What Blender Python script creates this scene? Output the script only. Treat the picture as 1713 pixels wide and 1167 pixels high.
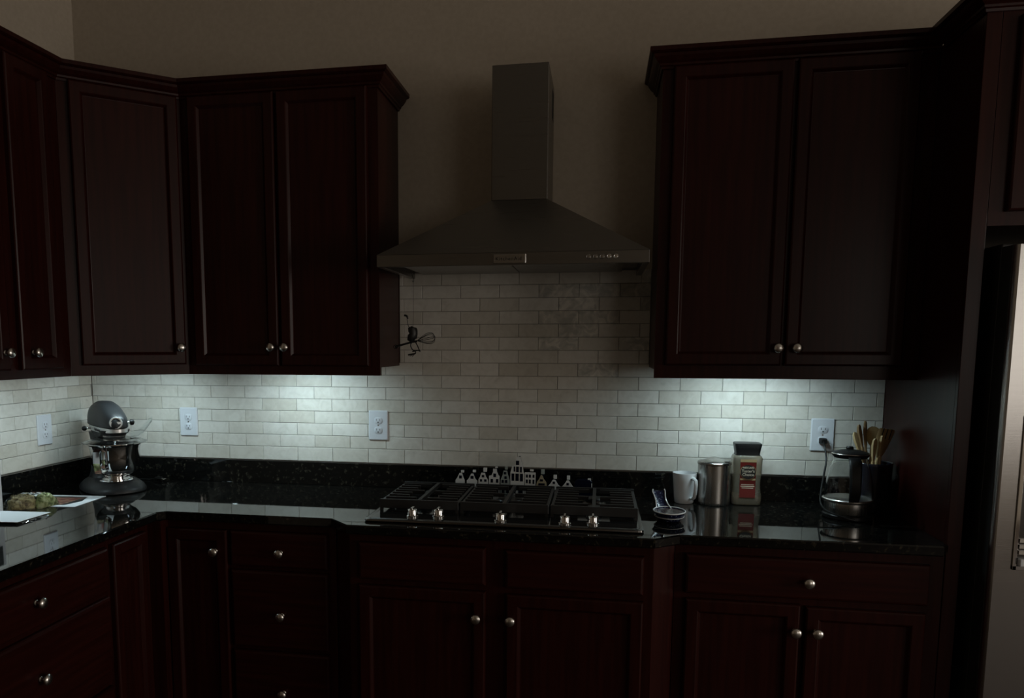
import bpy, bmesh, math, random
from mathutils import Vector, Matrix
random.seed(7)
R = math.radians
for o in list(bpy.data.objects): bpy.data.objects.remove(o)
scene = bpy.context.scene
C = scene.collection

# ------------------------------------------------------------------ camera
F, CX, CY, W, H = 1300.254, 757.483, 729.432, 1713.0, 1167.0
YAW, PITCH, ROLL = R(10.6514), R(6.7024), R(0.0575)
def cam_axes():
    a, b, c = YAW, PITCH, ROLL
    Ry = Matrix(((math.cos(a),0,math.sin(a)),(0,1,0),(-math.sin(a),0,math.cos(a))))
    Rx = Matrix(((1,0,0),(0,math.cos(b),-math.sin(b)),(0,math.sin(b),math.cos(b))))
    Rz = Matrix(((math.cos(c),-math.sin(c),0),(math.sin(c),math.cos(c),0),(0,0,1)))
    M = Rz @ Rx @ Ry
    w = lambda r: Vector((r[0], r[2], -r[1]))
    return w(M[0]), -w(M[1]), -w(M[2])
cam_d = bpy.data.cameras.new('camera'); cam = bpy.data.objects.new('camera', cam_d); C.objects.link(cam)
rt, up, bk = cam_axes()
cam.matrix_world = Matrix(((rt.x,up.x,bk.x,0.6226),(rt.y,up.y,bk.y,-3.06),(rt.z,up.z,bk.z,1.493),(0,0,0,1)))
cam_d.sensor_fit = 'HORIZONTAL'; cam_d.sensor_width = 36; cam_d.lens = F/W*36
cam_d.shift_x = (W/2-CX)/W; cam_d.shift_y = (CY-H/2)/W
cam_d.clip_start = 0.05
scene.camera = cam

# ------------------------------------------------------------------ light
wd = bpy.data.worlds.new('world'); scene.world = wd; wd.use_nodes = True
wd.node_tree.nodes['Background'].inputs[0].default_value = (0.5,0.55,0.6,1)
wd.node_tree.nodes['Background'].inputs[1].default_value = 0.02
def area(name, loc, aim, sx, sy, watts, col, spread=180):
    d = bpy.data.lights.new(name, 'AREA'); d.shape = 'RECTANGLE'; d.size = sx; d.size_y = sy
    d.energy = watts; d.color = col; d.spread = R(spread)
    o = bpy.data.objects.new(name, d); C.objects.link(o); o.location = loc
    o.rotation_euler = (Vector(aim)-Vector(loc)).to_track_quat('-Z','Y').to_euler()
    return o
WIN = (3.0, 5.2, 0.75, 2.45)          # window behind the camera, in the wall y=-5.6: x0 x1 z0 z1
WY = -5.6
WR = 7.0
WIN2 = (-4.2, -1.7, 0.3, 2.5)         # window in the right wall x=7: y0 y1 z0 z1
area('daylight', ((WIN[0]+WIN[1])/2, WY-0.02, (WIN[2]+WIN[3])/2), ((WIN[0]+WIN[1])/2, 0, (WIN[2]+WIN[3])/2), WIN[1]-WIN[0]-.1, WIN[3]-WIN[2]-.1, 19, (1.0,0.93,0.84))
area('daylight_side', (WR+0.02, (WIN2[0]+WIN2[1])/2, (WIN2[2]+WIN2[3])/2), (0, (WIN2[0]+WIN2[1])/2, (WIN2[2]+WIN2[3])/2), WIN2[1]-WIN2[0]-.1, WIN2[3]-WIN2[2]-.1, 100, (1.0,0.92,0.82))
LED = 2.3
LED_COL = (0.70,0.93,1.0)
vs = scene.view_settings
vs.view_transform = 'Standard'; vs.look = 'None'; vs.exposure = 0.0; vs.gamma = 1.0; vs.use_curve_mapping = False

# ------------------------------------------------------------------ materials
MATS = {}
def mat(name, col=(.5,.5,.5), rough=.5, metal=0., coat=0., trans=0., ior=1.45, emit=None, es=0., spec=.5, alpha=1.):
    m = bpy.data.materials.new(name); m.use_nodes = True
    b = m.node_tree.nodes['Principled BSDF']
    b.inputs['Base Color'].default_value = (*col,1); b.inputs['Roughness'].default_value = rough
    b.inputs['Metallic'].default_value = metal; b.inputs['Coat Weight'].default_value = coat
    b.inputs['Coat Roughness'].default_value = .15
    b.inputs['Transmission Weight'].default_value = trans; b.inputs['IOR'].default_value = ior
    b.inputs['Specular IOR Level'].default_value = spec; b.inputs['Alpha'].default_value = alpha
    if emit: b.inputs['Emission Color'].default_value = (*emit,1); b.inputs['Emission Strength'].default_value = es
    MATS[name] = m
    return m
def nodes(m): return m.node_tree.nodes, m.node_tree.links, m.node_tree.nodes['Principled BSDF']
def ramp(n, pts):
    r = n.new('ShaderNodeValToRGB'); e = r.color_ramp.elements
    while len(e) < len(pts): e.new(.5)
    for i,(p,c) in enumerate(pts): e[i].position = p; e[i].color = (*c,1)
    return r
def tex(m, scale=(1,1,1), coord='Object'):
    n,l,b = nodes(m); t = n.new('ShaderNodeTexCoord'); mp = n.new('ShaderNodeMapping'); mp.inputs['Scale'].default_value = scale
    l.new(t.outputs[coord], mp.inputs[0]); return mp
def noise_mat(name, pts, scale, nscale=5., detail=6., rough=.5, bump=0., **k):
    m = mat(name, pts[0][1], rough, **k); n,l,b = nodes(m); mp = tex(m, scale)
    t = n.new('ShaderNodeTexNoise'); t.inputs['Scale'].default_value = nscale; t.inputs['Detail'].default_value = detail
    l.new(mp.outputs[0], t.inputs['Vector']); r = ramp(n, pts); l.new(t.outputs['Fac'], r.inputs[0]); l.new(r.outputs[0], b.inputs['Base Color'])
    if bump:
        bp = n.new('ShaderNodeBump'); bp.inputs['Strength'].default_value = bump; bp.inputs['Distance'].default_value = .002
        l.new(t.outputs['Fac'], bp.inputs['Height']); l.new(bp.outputs[0], b.inputs['Normal'])
    return m
WD = [(.3,(.0165,.0032,.0022)),(.55,(.0245,.0046,.0031)),(.8,(.0330,.0064,.0042))]
noise_mat('wood', WD, (30,30,1.6), 2.2, 7, .32, coat=.0, spec=.19)
noise_mat('wood_horizontal', WD, (1.6,30,30), 2.2, 7, .32, coat=.0, spec=.19)
mat('cabinet_inside', (.02,.012,.01), .8)
noise_mat('wall_paint', [(.35,(.40,.345,.275)),(.65,(.43,.37,.30))], (1,1,1), 60, 3, .75, .05)
noise_mat('floor_wood', [(.3,(.035,.02,.012)),(.7,(.06,.034,.02))], (1,8,1), 3, 6, .6)
mat('ceiling_paint', (.6,.57,.52), .85)
mat('grout', (.24,.23,.21), .85)
mat('window_white', (.7,.7,.68), .4)
# tile: honed pale stone, each tile a little different
def tile_mat(name, cols, lo=.2):
    m = mat(name, (.6,.57,.5), .30, spec=.4); n,l,b = nodes(m); mp = tex(m,(1,1,1))
    oi = n.new('ShaderNodeObjectInfo')
    add = n.new('ShaderNodeVectorMath'); add.operation = 'ADD'
    sc = n.new('ShaderNodeVectorMath'); sc.operation = 'SCALE'; sc.inputs[3].default_value = 1.0
    l.new(oi.outputs['Location'], sc.inputs[0]); l.new(mp.outputs[0], add.inputs[0]); l.new(sc.outputs[0], add.inputs[1])
    t = n.new('ShaderNodeTexNoise'); t.inputs['Scale'].default_value = 26; t.inputs['Detail'].default_value = 6; t.inputs['Distortion'].default_value = 1.2
    l.new(add.outputs[0], t.inputs['Vector'])
    r = ramp(n, cols); l.new(t.outputs['Fac'], r.inputs[0])
    r2 = ramp(n, [(0,(.86,.84,.80)),(.45,(.98,.97,.95)),(1,(1.04,1.04,1.04))]); l.new(oi.outputs['Random'], r2.inputs[0])
    mx = n.new('ShaderNodeMix'); mx.data_type = 'RGBA'; mx.blend_type = 'MULTIPLY'; mx.inputs[0].default_value = 1
    l.new(r.outputs[0], mx.inputs[6]); l.new(r2.outputs[0], mx.inputs[7]); l.new(mx.outputs[2], b.inputs['Base Color'])
    rr = n.new('ShaderNodeMapRange'); rr.inputs[3].default_value = lo; rr.inputs[4].default_value = .45
    l.new(t.outputs['Fac'], rr.inputs[0]); l.new(rr.outputs[0], b.inputs['Roughness'])
    bp = n.new('ShaderNodeBump'); bp.inputs['Strength'].default_value = .05; bp.inputs['Distance'].default_value = .002
    l.new(t.outputs['Fac'], bp.inputs['Height']); l.new(bp.outputs[0], b.inputs['Normal'])
tile_mat('stone_tile', [(.3,(.575,.55,.50)),(.5,(.63,.605,.555)),(.72,(.67,.65,.60))])
tile_mat('stone_tile_mottled', [(.30,(.40,.39,.36)),(.48,(.50,.485,.44)),(.60,(.64,.61,.55)),(.72,(.72,.69,.61))], .15)  # stronger mottling and a deeper average tone than the plain tile
def granite():
    m = mat('granite', (.01,.01,.01), .035, spec=.5); n,l,b = nodes(m); mp = tex(m)
    v = n.new('ShaderNodeTexVoronoi'); v.inputs['Scale'].default_value = 170; l.new(mp.outputs[0], v.inputs['Vector'])
    t = n.new('ShaderNodeTexNoise'); t.inputs['Scale'].default_value = 70; t.inputs['Detail'].default_value = 4; l.new(mp.outputs[0], t.inputs['Vector'])
    r = ramp(n, [(.0,(.006,.006,.006)),(.57,(.0085,.0085,.0078)),(.68,(.04,.036,.026)),(.80,(.15,.13,.095))])
    l.new(t.outputs['Fac'], r.inputs[0])
    r2 = ramp(n, [(0,(1,1,1)),(.35,(.6,.6,.6)),(1,(.35,.35,.35))]); l.new(v.outputs['Distance'], r2.inputs[0])
    mx = n.new('ShaderNodeMix'); mx.data_type = 'RGBA'; mx.blend_type = 'MULTIPLY'; mx.inputs[0].default_value = 1
    l.new(r.outputs[0], mx.inputs[6]); l.new(r2.outputs[0], mx.inputs[7]); l.new(mx.outputs[2], b.inputs['Base Color'])
granite()
def brushed(name, col, rough, scale, amt=.12):
    m = mat(name, col, rough, metal=1.); n,l,b = nodes(m); mp = tex(m, scale)
    t = n.new('ShaderNodeTexNoise'); t.inputs['Scale'].default_value = 3; t.inputs['Detail'].default_value = 5; l.new(mp.outputs[0], t.inputs['Vector'])
    rr = n.new('ShaderNodeMapRange'); rr.inputs[3].default_value = rough-amt; rr.inputs[4].default_value = rough+amt
    l.new(t.outputs['Fac'], rr.inputs[0]); l.new(rr.outputs[0], b.inputs['Roughness'])
    bp = n.new('ShaderNodeBump'); bp.inputs['Strength'].default_value = .06; bp.inputs['Distance'].default_value = .001
    l.new(t.outputs['Fac'], bp.inputs['Height']); l.new(bp.outputs[0], b.inputs['Normal'])
brushed('steel_horizontal', (.36,.345,.325), .24, (1,60,60))
brushed('steel_vertical', (.50,.49,.47), .28, (60,60,1))
brushed('fridge_steel', (.40,.385,.37), .22, (2,300,300), .05)
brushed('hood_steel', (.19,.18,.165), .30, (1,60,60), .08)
mat('chrome', (.72,.72,.72), .07, metal=1.)
mat('nickel', (.62,.59,.55), .27, metal=1.)
mat('satin_silver', (.62,.62,.61), .3, metal=.55)
mat('black_iron', (.018,.018,.018), .42)
mat('cooktop_black', (.012,.012,.012), .10)
mat('cooktop_steel', (.12,.115,.11), .22, metal=1.)
mat('black_plastic', (.008,.008,.008), .40, spec=.25)
mat('black_gap', (.004,.004,.004), .9)
mat('fridge_side', (.02,.02,.019), .5)
mat('white_plastic', (.62,.64,.68), .35)
mat('slot_dark', (.02,.02,.02), .7)
mat('mixer_grey', (.019,.0195,.0205), .42, spec=.33)
mat('glass', (.95,.97,.97), .02, trans=1., ior=1.30)
mat('shield_plastic', (.93,.95,.95), .05, trans=1., ior=1.28)
mat('white_ceramic', (.68,.69,.70), .18, coat=.4)
mat('paper_white', (.66,.67,.69), .6)
mat('cork', (.33,.25,.15), .8)
mat('navy_glaze', (.003,.005,.014), .25, spec=.3)
mat('delft_white', (.62,.62,.60), .25, coat=.3)
mat('delft_grey', (.30,.34,.32), .3, coat=.3)
mat('delft_tan', (.34,.29,.19), .35)
noise_mat('utensil_wood', [(.3,(.38,.26,.12)),(.7,(.54,.40,.21))], (20,20,2), 3, 5, .5)
noise_mat('utensil_wood_dark', [(.3,(.20,.12,.055)),(.7,(.30,.19,.09))], (20,20,2), 3, 5, .5)
mat('crock_glaze', (.012,.013,.02), .15, coat=.4)
mat('coffee', (.10,.055,.022), .8)
mat('jar_glass', (.52,.47,.36), .08, trans=.8, ior=1.3)
mat('label_red', (.115,.008,.006), .4)
mat('label_gold', (.34,.25,.13), .4)
mat('label_black', (.012,.012,.012), .35)
mat('label_cream', (.62,.55,.42), .4)
mat('carton_white', (.60,.61,.62), .4)
mat('red_print', (.30,.012,.02), .4)
noise_mat('pottery_blue', [(.42,(.004,.006,.022)),(.58,(.007,.010,.040)),(.68,(.16,.18,.24))], (1,1,1), 190, 2, .2, spec=.35)
noise_mat('pottery_inside', [(.44,(.008,.006,.010)),(.55,(.04,.014,.010)),(.66,(.22,.20,.19))], (1,1,1), 160, 2, .2, spec=.35)
noise_mat('food_print', [(.36,(.02,.015,.012)),(.45,(.16,.035,.03)),(.55,(.30,.13,.08)),(.66,(.42,.33,.20))], (1,3,1), 28, 3, .45)
noise_mat('granola', [(.34,(.06,.045,.02)),(.45,(.19,.15,.07)),(.56,(.34,.27,.14)),(.68,(.40,.38,.20))], (1,1,1), 75, 5, .4, .8)
noise_mat('greens', [(.34,(.10,.13,.04)),(.5,(.27,.31,.13)),(.66,(.48,.50,.30))], (1,1,1), 60, 4, .4, .6)
mat('clear_film', (.95,.95,.93), .08, trans=1., ior=1.08)
mat('foil', (.6,.6,.6), .2, metal=1.)
mat('thread', (.04,.035,.03), .8)
mat('dark_metal', (.012,.011,.010), .45, metal=.4)
mat('lamp_emit', (.8,.9,.9), .5, emit=LED_COL, es=2.2)
mat('lamp_lens', (.55,.55,.53), .15)

# ------------------------------------------------------------------ mesh helpers
def rootmat(o):
    while o.parent: o = o.parent
    return Matrix.Translation(o.location) @ Matrix.Rotation(o.rotation_euler.z, 4, 'Z')
class MB:
    def __init__(s): s.v = []; s.f = []
    def add(s, vs, fs):
        k = len(s.v); s.v += [tuple(p) for p in vs]; s.f += [tuple(i+k for i in f) for f in fs]; return s
    def box(s, x0,x1,y0,y1,z0,z1):
        v = [(x,y,z) for z in (z0,z1) for y in (y0,y1) for x in (x0,x1)]
        return s.add(v, [(0,2,3,1),(4,5,7,6),(0,1,5,4),(2,6,7,3),(0,4,6,2),(1,3,7,5)])
    def loft(s, secs, cap=True, closed=False):
        n = len(secs[0]); v = [p for q in secs for p in q]; f = []
        m = len(secs)
        for i in range(m if closed else m-1):
            a = i*n; b = ((i+1) % m)*n
            for j in range(n):
                k = (j+1) % n; f.append((a+j,a+k,b+k,b+j))
        if cap and not closed: f.append(tuple(range(n))[::-1]); f.append(tuple(range((m-1)*n, m*n)))
        return s.add(v, f)
    def lathe(s, prof, cx=0, cy=0, cz=0, seg=32, sx=1, sy=1, cap=True):
        return s.loft([[(cx+r*sx*math.cos(2*math.pi*k/seg), cy+r*sy*math.sin(2*math.pi*k/seg), cz+z) for k in range(seg)] for r,z in prof], cap)
    def axis_lathe(s, prof, o, d, seg=20):
        d = Vector(d).normalized(); o = Vector(o); a = d.orthogonal().normalized(); b = d.cross(a)
        return s.loft([[o+d*h+a*(r*math.cos(2*math.pi*k/seg))+b*(r*math.sin(2*math.pi*k/seg)) for k in range(seg)] for r,h in prof])
    def tube(s, pts, r, seg=8, closed=False, flat=1.):
        pts = [Vector(p) for p in pts]; secs = []; n = len(pts); ref = None
        for i,p in enumerate(pts):
            a = pts[i-1] if (i > 0 or closed) else p; b = pts[(i+1) % n] if (i < n-1 or closed) else p
            t = (b-a).normalized()
            if ref is None: ref = t.orthogonal().normalized()
            ref = (ref - t*ref.dot(t)).normalized(); q = t.cross(ref)
            rr = r[i] if isinstance(r,(list,tuple)) else r
            secs.append([p+ref*(rr*math.cos(2*math.pi*k/seg))+q*(rr*flat*math.sin(2*math.pi*k/seg)) for k in range(seg)])
        return s.loft(secs, True, closed)
    def prism(s, poly, z0, z1):
        n = len(poly)
        return s.loft([[(x,y,z0) for x,y in poly],[(x,y,z1) for x,y in poly]])
    def prism_y(s, poly, y0, y1):
        return s.loft([[(x,y1,z) for x,z in poly],[(x,y0,z) for x,z in poly]])
    def mesh(s, name, smooth=False, bevel=0., M=None, bseg=2):
        bm = bmesh.new(); vv = [bm.verts.new(M @ Vector(p) if M else p) for p in s.v]
        for f in s.f:
            try: bm.faces.new([vv[i] for i in f])
            except ValueError: pass
        bmesh.ops.recalc_face_normals(bm, faces=bm.faces)
        if bevel: bmesh.ops.bevel(bm, geom=list(bm.edges), offset=bevel, segments=bseg, profile=.5, affect='EDGES', clamp_overlap=True)
        if smooth:
            for f in bm.faces: f.smooth = True
            for e in bm.edges:
                if len(e.link_faces) == 2 and e.calc_face_angle(0) > R(38): e.smooth = False
        me = bpy.data.meshes.new(name); bm.to_mesh(me); bm.free(); return me
    def build(s, name, m, parent=None, smooth=False, bevel=0., world=False, loc=None, bseg=2):
        M = rootmat(parent).inverted() if (world and parent) else None
        me = s.mesh(name, smooth, bevel, M, bseg); me.materials.append(MATS[m])
        return link(name, me, parent, loc)
def link(name, me, parent=None, loc=None, rz=0):
    o = bpy.data.objects.new(name, me); C.objects.link(o)
    if parent: o.parent = parent
    if loc is not None: o.location = loc
    o.rotation_euler.z = rz
    return o
def tag(o, label, cat, group=None):
    o['label'] = label; o['category'] = cat
    if group: o['group'] = group
    return o
def thing(name, label, cat, loc=(0,0,0), rz=0, group=None):
    o = bpy.data.objects.new(name, None); C.objects.link(o); o.location = loc; o.rotation_euler.z = rz; o.empty_display_size = .05
    return tag(o, label, cat, group)
def struct(name, mb, m, **k):
    o = mb.build(name, m, **k); o['kind'] = 'structure'; return o
def text_mesh(txt, size, extrude=.0004, spacing=1.):
    cu = bpy.data.curves.new('lettering','FONT'); cu.body = txt; cu.size = size; cu.extrude = extrude; cu.align_x = 'CENTER'; cu.align_y = 'CENTER'; cu.space_character = spacing
    cu.resolution_u = 3
    o = bpy.data.objects.new('lettering', cu); C.objects.link(o)
    bpy.context.view_layer.update()
    me = bpy.data.meshes.new_from_object(o.evaluated_get(bpy.context.evaluated_depsgraph_get()))
    bpy.data.objects.remove(o); return me
def lettering(name, txt, size, m, parent, loc, rot=(R(90),0,0), **k):
    me = text_mesh(txt, size, **k); me.materials.clear(); me.materials.append(MATS[m])
    o = link(name, me, parent, loc); o.rotation_euler = rot; return o
def arc(cx, cy, r, a0, a1, n): return [(cx+r*math.cos(R(a0+(a1-a0)*i/n)), cy+r*math.sin(R(a0+(a1-a0)*i/n))) for i in range(n+1)]
def rrect(x0,x1,y0,y1,r,n=4):
    return arc(x1-r,y1-r,r,0,90,n)+arc(x0+r,y1-r,r,90,180,n)+arc(x0+r,y0+r,r,180,270,n)+arc(x1-r,y0+r,r,270,360,n)

# ------------------------------------------------------------------ the room
WL, ZCT = -1.563, 0.912
CEIL = 3.7
wall_back = struct('wall_back', MB().box(WL-.12, WR+.12, .006, .12, 0, CEIL), 'wall_paint')
wall_left = struct('wall_left', MB().box(WL-.12, WL-.006, WY-.12, .006, 0, CEIL), 'wall_paint')
wr = MB(); y0,y1,z0,z1 = WIN2
wr.box(WR,WR+.12,WY-.12,y0,0,CEIL); wr.box(WR,WR+.12,y1,.006,0,CEIL); wr.box(WR,WR+.12,y0,y1,0,z0); wr.box(WR,WR+.12,y0,y1,z1,CEIL)
struct('wall_right', wr, 'wall_paint')
wn = MB()
for a,b_,c,d in ((y0,y1,z0,z0+.05),(y0,y1,z1-.05,z1),(y0,y0+.05,z0,z1),(y1-.05,y1,z0,z1),((y0+y1)/2-.03,(y0+y1)/2+.03,z0,z1)): wn.box(WR-.03,WR,a,b_,c,d)
struct('window_2', wn, 'window_white')
wf = MB(); x0,x1,z0,z1 = WIN
wf.box(WL-.006,x0,WY-.12,WY,0,CEIL); wf.box(x1,WR,WY-.12,WY,0,CEIL); wf.box(x0,x1,WY-.12,WY,0,z0); wf.box(x0,x1,WY-.12,WY,z1,CEIL)
struct('wall_front', wf, 'wall_paint')
struct('floor', MB().box(WL-.12, WR+.12, WY-.12, .12, -.1, 0), 'floor_wood')
struct('ceiling', MB().box(WL-.12, WR+.12, WY-.12, .12, CEIL, CEIL+.1), 'ceiling_paint')
wn = MB()
for a,b_,c,d in ((x0,x1,z0,z0+.05),(x0,x1,z1-.05,z1),(x0,x0+.05,z0,z1),(x1-.05,x1,z0,z1),((x0+x1)/2-.03,(x0+x1)/2+.03,z0,z1)):
    wn.box(a,b_,WY-.0,WY+.03,c,d)
struct('window_1', wn, 'window_white')

# tiles
TP, TH, G = .154, .0507, .0016
def tile_mesh(w, h, m='stone_tile'):
    b = .0014; t = .008
    secs = []
    for ins, y in ((0,t),(0,.0016),(b,0)):
        secs.append([(ins,y,ins),(w-ins,y,ins),(w-ins,y,h-ins),(ins,y,h-ins)])
    me = MB().loft(secs).mesh('tile'); me.materials.append(MATS[m]); return me
TM = {}
def get_tile(w,h,m='stone_tile'):
    k = (round(w,4),round(h,4),m)
    if k not in TM: TM[k] = tile_mesh(*k)
    return TM[k]
ZJ = [1.0085]+[1.016+TH*j for j in range(1,16)]
grout = MB().box(WL,1.642,.0026,.0058,1.0,1.40); grout.box(-.172,.81,.0026,.0058,1.40,1.777)
grout.build('grout','grout',wall_back)
for j in range(15):
    a0,a1 = (WL+.0006,1.642) if ZJ[j] < 1.385 else (-.1705,.8065)
    off = 0 if j % 2 == 0 else TP/2
    x = off-TP*12
    while x < a1:
        l, r = max(x+G/2, a0), min(x+TP-G/2, a1)
        if r-l > .008:
            o = link('tile', get_tile(r-l, ZJ[j+1]-ZJ[j]-G, 'stone_tile_mottled' if (j >= 7 and (l+r)/2 > .40 and (l+r)/2 < .81 and random.random() < .7) else 'stone_tile'), wall_back, (l, random.uniform(-.0004,.0004), ZJ[j]+G/2))
        x += TP
MB().box(WL-.0058,WL-.0026,-1.3,.0,1.0,1.40).build('grout','grout',wall_left)
for j in range(8):
    off = -.393 if j % 2 == 0 else -.470
    y = off-TP*5
    while y < 0:
        l, r = max(y+G/2,-1.24), min(y+TP-G/2, -.001)
        if r-l > .008: link('tile', get_tile(r-l, ZJ[j+1]-ZJ[j]-G), wall_left, (WL+random.uniform(-.0004,.0004), l, ZJ[j]+G/2), R(90))
        y += TP

# ------------------------------------------------------------------ cabinetry
def knob_mesh():
    me = MB().axis_lathe([(.0085,0),(.0085,.002),(.006,.004),(.0055,.012),(.007,.015),(.0135,.018),(.0165,.0215),(.0165,.0245),(.0135,.0285),(.007,.031),(.001,.0317)],(0,0,0),(0,-1,0),20).mesh('knob',True)
    me.materials.append(MATS['nickel']); return me
KNOB = knob_mesh()
DT = .020
def ring(ins, y, w, h): return [(ins,y,ins),(w-ins,y,ins),(w-ins,y,h-ins),(ins,y,h-ins)]
def door(parent, x0, x1, z0, z1, knob=None, y=0., rz=0, fw=.042, name='door', m='wood'):
    """framed door; local x right, front -y"""
    w, h = x1-x0, z1-z0
    mb = MB(); mb.loft([ring(0,0,w,h),ring(0,-DT+.006,w,h),ring(.002,-DT+.0025,w,h),ring(.006,-DT,w,h),ring(fw-.006,-DT,w,h),ring(fw-.003,-DT+.0015,w,h),ring(fw+.004,-DT+.010,w,h),ring(fw+.006,-DT+.0105,w,h),ring(fw+.006,-.001,w,h)], False)
    d = mb.build(name, m, parent, loc=(x0,y,z0)); d.rotation_euler.z = rz
    p = MB().box(fw+.0055,w-fw-.0055,-DT+.0115,-.0015,fw+.0055,h-fw-.0055).build('panel', m, d)
    if knob: link('knob', KNOB, d, (knob[0]-x0,-DT,knob[1]-z0))
    return d
def drawer(parent, x0, x1, z0, z1, knob=None, y=0., panel=True):
    w, h = x1-x0, z1-z0
    mb = MB(); mb.loft([ring(0,0,w,h),ring(0,-DT+.008,w,h),ring(.003,-DT+.003,w,h),ring(.009,-DT,w,h)])
    d = mb.build('drawer_front' if not knob else 'drawer', 'wood_horizontal', parent, loc=(x0,y,z0))
    if knob: link('knob', KNOB, d, (knob[0]-x0,-DT,knob[1]-z0))
    return d
def face_frame(parent, w, z0, z1, openings, name='face_frame', t=.019):
    """slab with frame bars around openings given as (x0,x1,z0,z1)"""
    mb = MB(); xs = sorted({0,w}|{a for o in openings for a in o[:2]}); zs = sorted({z0,z1}|{a for o in openings for a in o[2:]})
    for i in range(len(xs)-1):
        for k in range(len(zs)-1):
            cx_, cz_ = (xs[i]+xs[i+1])/2, (zs[k]+zs[k+1])/2
            if any(o[0] < cx_ < o[1] and o[2] < cz_ < o[3] for o in openings): continue
            mb.box(xs[i],xs[i+1],0,t,zs[k],zs[k+1])
    return mb.build(name,'wood',parent)

# crown moulding, swept with mitred corners
CP = [(-.002,2.396),(.006,2.396),(.008,2.403),(.013,2.406),(.014,2.412),(.022,2.418),(.031,2.430),(.034,2.438),(.040,2.440),(.046,2.444),(.046,2.457),(-.002,2.457)]
def crown(paths, dz=0.):
    """paths: polyline of (x,y), outward to the right of travel; returns list of MB per segment"""
    n = len(paths); P = [Vector(p) for p in paths]; offs = []
    for i in range(n):
        ds = []
        if i > 0: ds.append((P[i]-P[i-1]).normalized())
        if i < n-1: ds.append((P[i+1]-P[i]).normalized())
        ns = [Vector((d.y,-d.x)) for d in ds]
        if len(ns) == 1: offs.append(ns[0])
        else:
            m = (ns[0]+ns[1]).normalized(); offs.append(m/max(.2,m.dot(ns[0])))
    out = []
    for i in range(n-1):
        mb = MB(); mb.loft([[(*(P[k]+offs[k]*o),z+dz) for o,z in CP] for k in (i,i+1)]); out.append(mb)
    return out
UB, UT, UDEP = 1.380, 2.412, .285
LFX, AY = -1.240, -.565                    # left upper face plane, left end of diagonal cabinet
BX = -.936                                  # right end of diagonal cabinet
cl = crown([(LFX,-1.14),(LFX,AY),(BX,-UDEP),(-.172,-UDEP),(-.172,.004)])

# left-wall upper cabinet
c = thing('wall_cabinet','dark cherry wall cabinet on the left wall, cut off by the frame','cabinet',(LFX,-1.12,UB),R(90))
w = AY+1.12-.001; dpt = LFX-WL-.001
MB().box(0,w,.019,dpt,.030,UT-UB).build('body','wood',c)
face_frame(c, w, 0, UT-UB, [(.05,.245,.03,UT-UB-.03),(.30,w-.05,.03,UT-UB-.03)])
door(c, .035,.247,.030,1.022, (.222,.087)); door(c, .298,.496,.030,1.022,(.347,.087))
cl[0].build('crown_molding','wood',c,world=True)
# diagonal corner cabinet
ang = math.atan2(-UDEP-AY, BX-LFX); wdg = math.hypot(-UDEP-AY, BX-LFX)
c = thing('corner_wall_cabinet','diagonal corner wall cabinet with one tall framed door above the stand mixer','cabinet',(LFX,AY,UB),ang)
q = Vector((math.sin(ang),-math.cos(ang)))*-.019
MB().prism([(LFX+q.x,AY+q.y),(BX+q.x-.003,-UDEP+q.y),(BX-.003,-.001),(WL+.001,-.001),(WL+.001,AY+.002),(LFX-.004,AY+.002)],UB+.030,UT).build('body','wood',c,world=True)
face_frame(c, wdg, 0, UT-UB, [(.045,wdg-.03,.045,UT-UB-.04)])
door(c, .036, wdg-.013, .038, 1.022, (wdg-.036,.102))
cl[1].build('crown_molding','wood',c,world=True)
# back-wall left upper cabinet
XR = -.172
c = thing('wall_cabinet','dark cherry two-door wall cabinet left of the range hood','cabinet',(BX,-UDEP,UB)); w = XR-BX
MB().box(.003,w,.019,UDEP-.001,.030,UT-UB).build('body','wood',c)
face_frame(c, w, 0, UT-UB, [(.06,.36,.04,UT-UB-.03),(.40,w-.05,.04,UT-UB-.03)])
door(c, .036,.376,.034,1.022,(.352,.1035)); door(c, .386,.727,.034,1.022,(.406,.1035))
cl[2].build('crown_molding','wood',c,world=True); cl[3].build('crown_molding','wood',c,world=True)
# right upper cabinet
XP = 1.642
c = thing('wall_cabinet','dark cherry two-door wall cabinet between the range hood and the refrigerator','cabinet',(.808,-UDEP,UB)); w = XP-.808-.001
MB().box(0,w,.019,UDEP-.001,.030,UT-UB).build('body','wood',c)
face_frame(c, w, 0, UT-UB, [(.05,.39,.05,UT-UB-.03),(.43,w-.07,.05,UT-UB-.03)])
door(c, .035,.407,.045,1.022,(.394,.1035)); door(c, .4195,.779,.045,1.022,(.4525,.1035))
cr = crown([(.808,.004),(.808,-UDEP),(XP-.001,-UDEP)])
for k in cr: k.build('crown_molding','wood',c,world=True)
# tall panel and the cabinet over the refrigerator
PF = -.565
c = thing('refrigerator_surround','tall dark end panel with the cabinet over the refrigerator','cabinet',(XP,PF,0))
MB().box(0,.030,0,-PF-.002,.0,UT).build('side_panel','wood',c)
MB().box(0,.040,-.019,0,.0,UT).build('front_stile','wood',c,bevel=.0015)
ZF = 1.826; w = .93
MB().box(.041,.041+w,0,-PF-.002,ZF,UT).build('body','wood',c)
ff = face_frame(c, w, 0, UT-ZF, [(.06,.44,.05,.55),(.49,.87,.05,.55)], t=-.019); ff.location = (.041,0,ZF)
door(c, .083,.496,ZF+.038,ZF+.556,(.47,ZF+.10),y=-.019); door(c,.516,.929,ZF+.038,ZF+.556,(.54,ZF+.10),y=-.019)
for k in crown([(XP+.0005,-UDEP-.0475),(XP+.0005,PF-.019),(XP+.97,PF-.019)]): k.build('crown_molding','wood',c,world=True)

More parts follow.
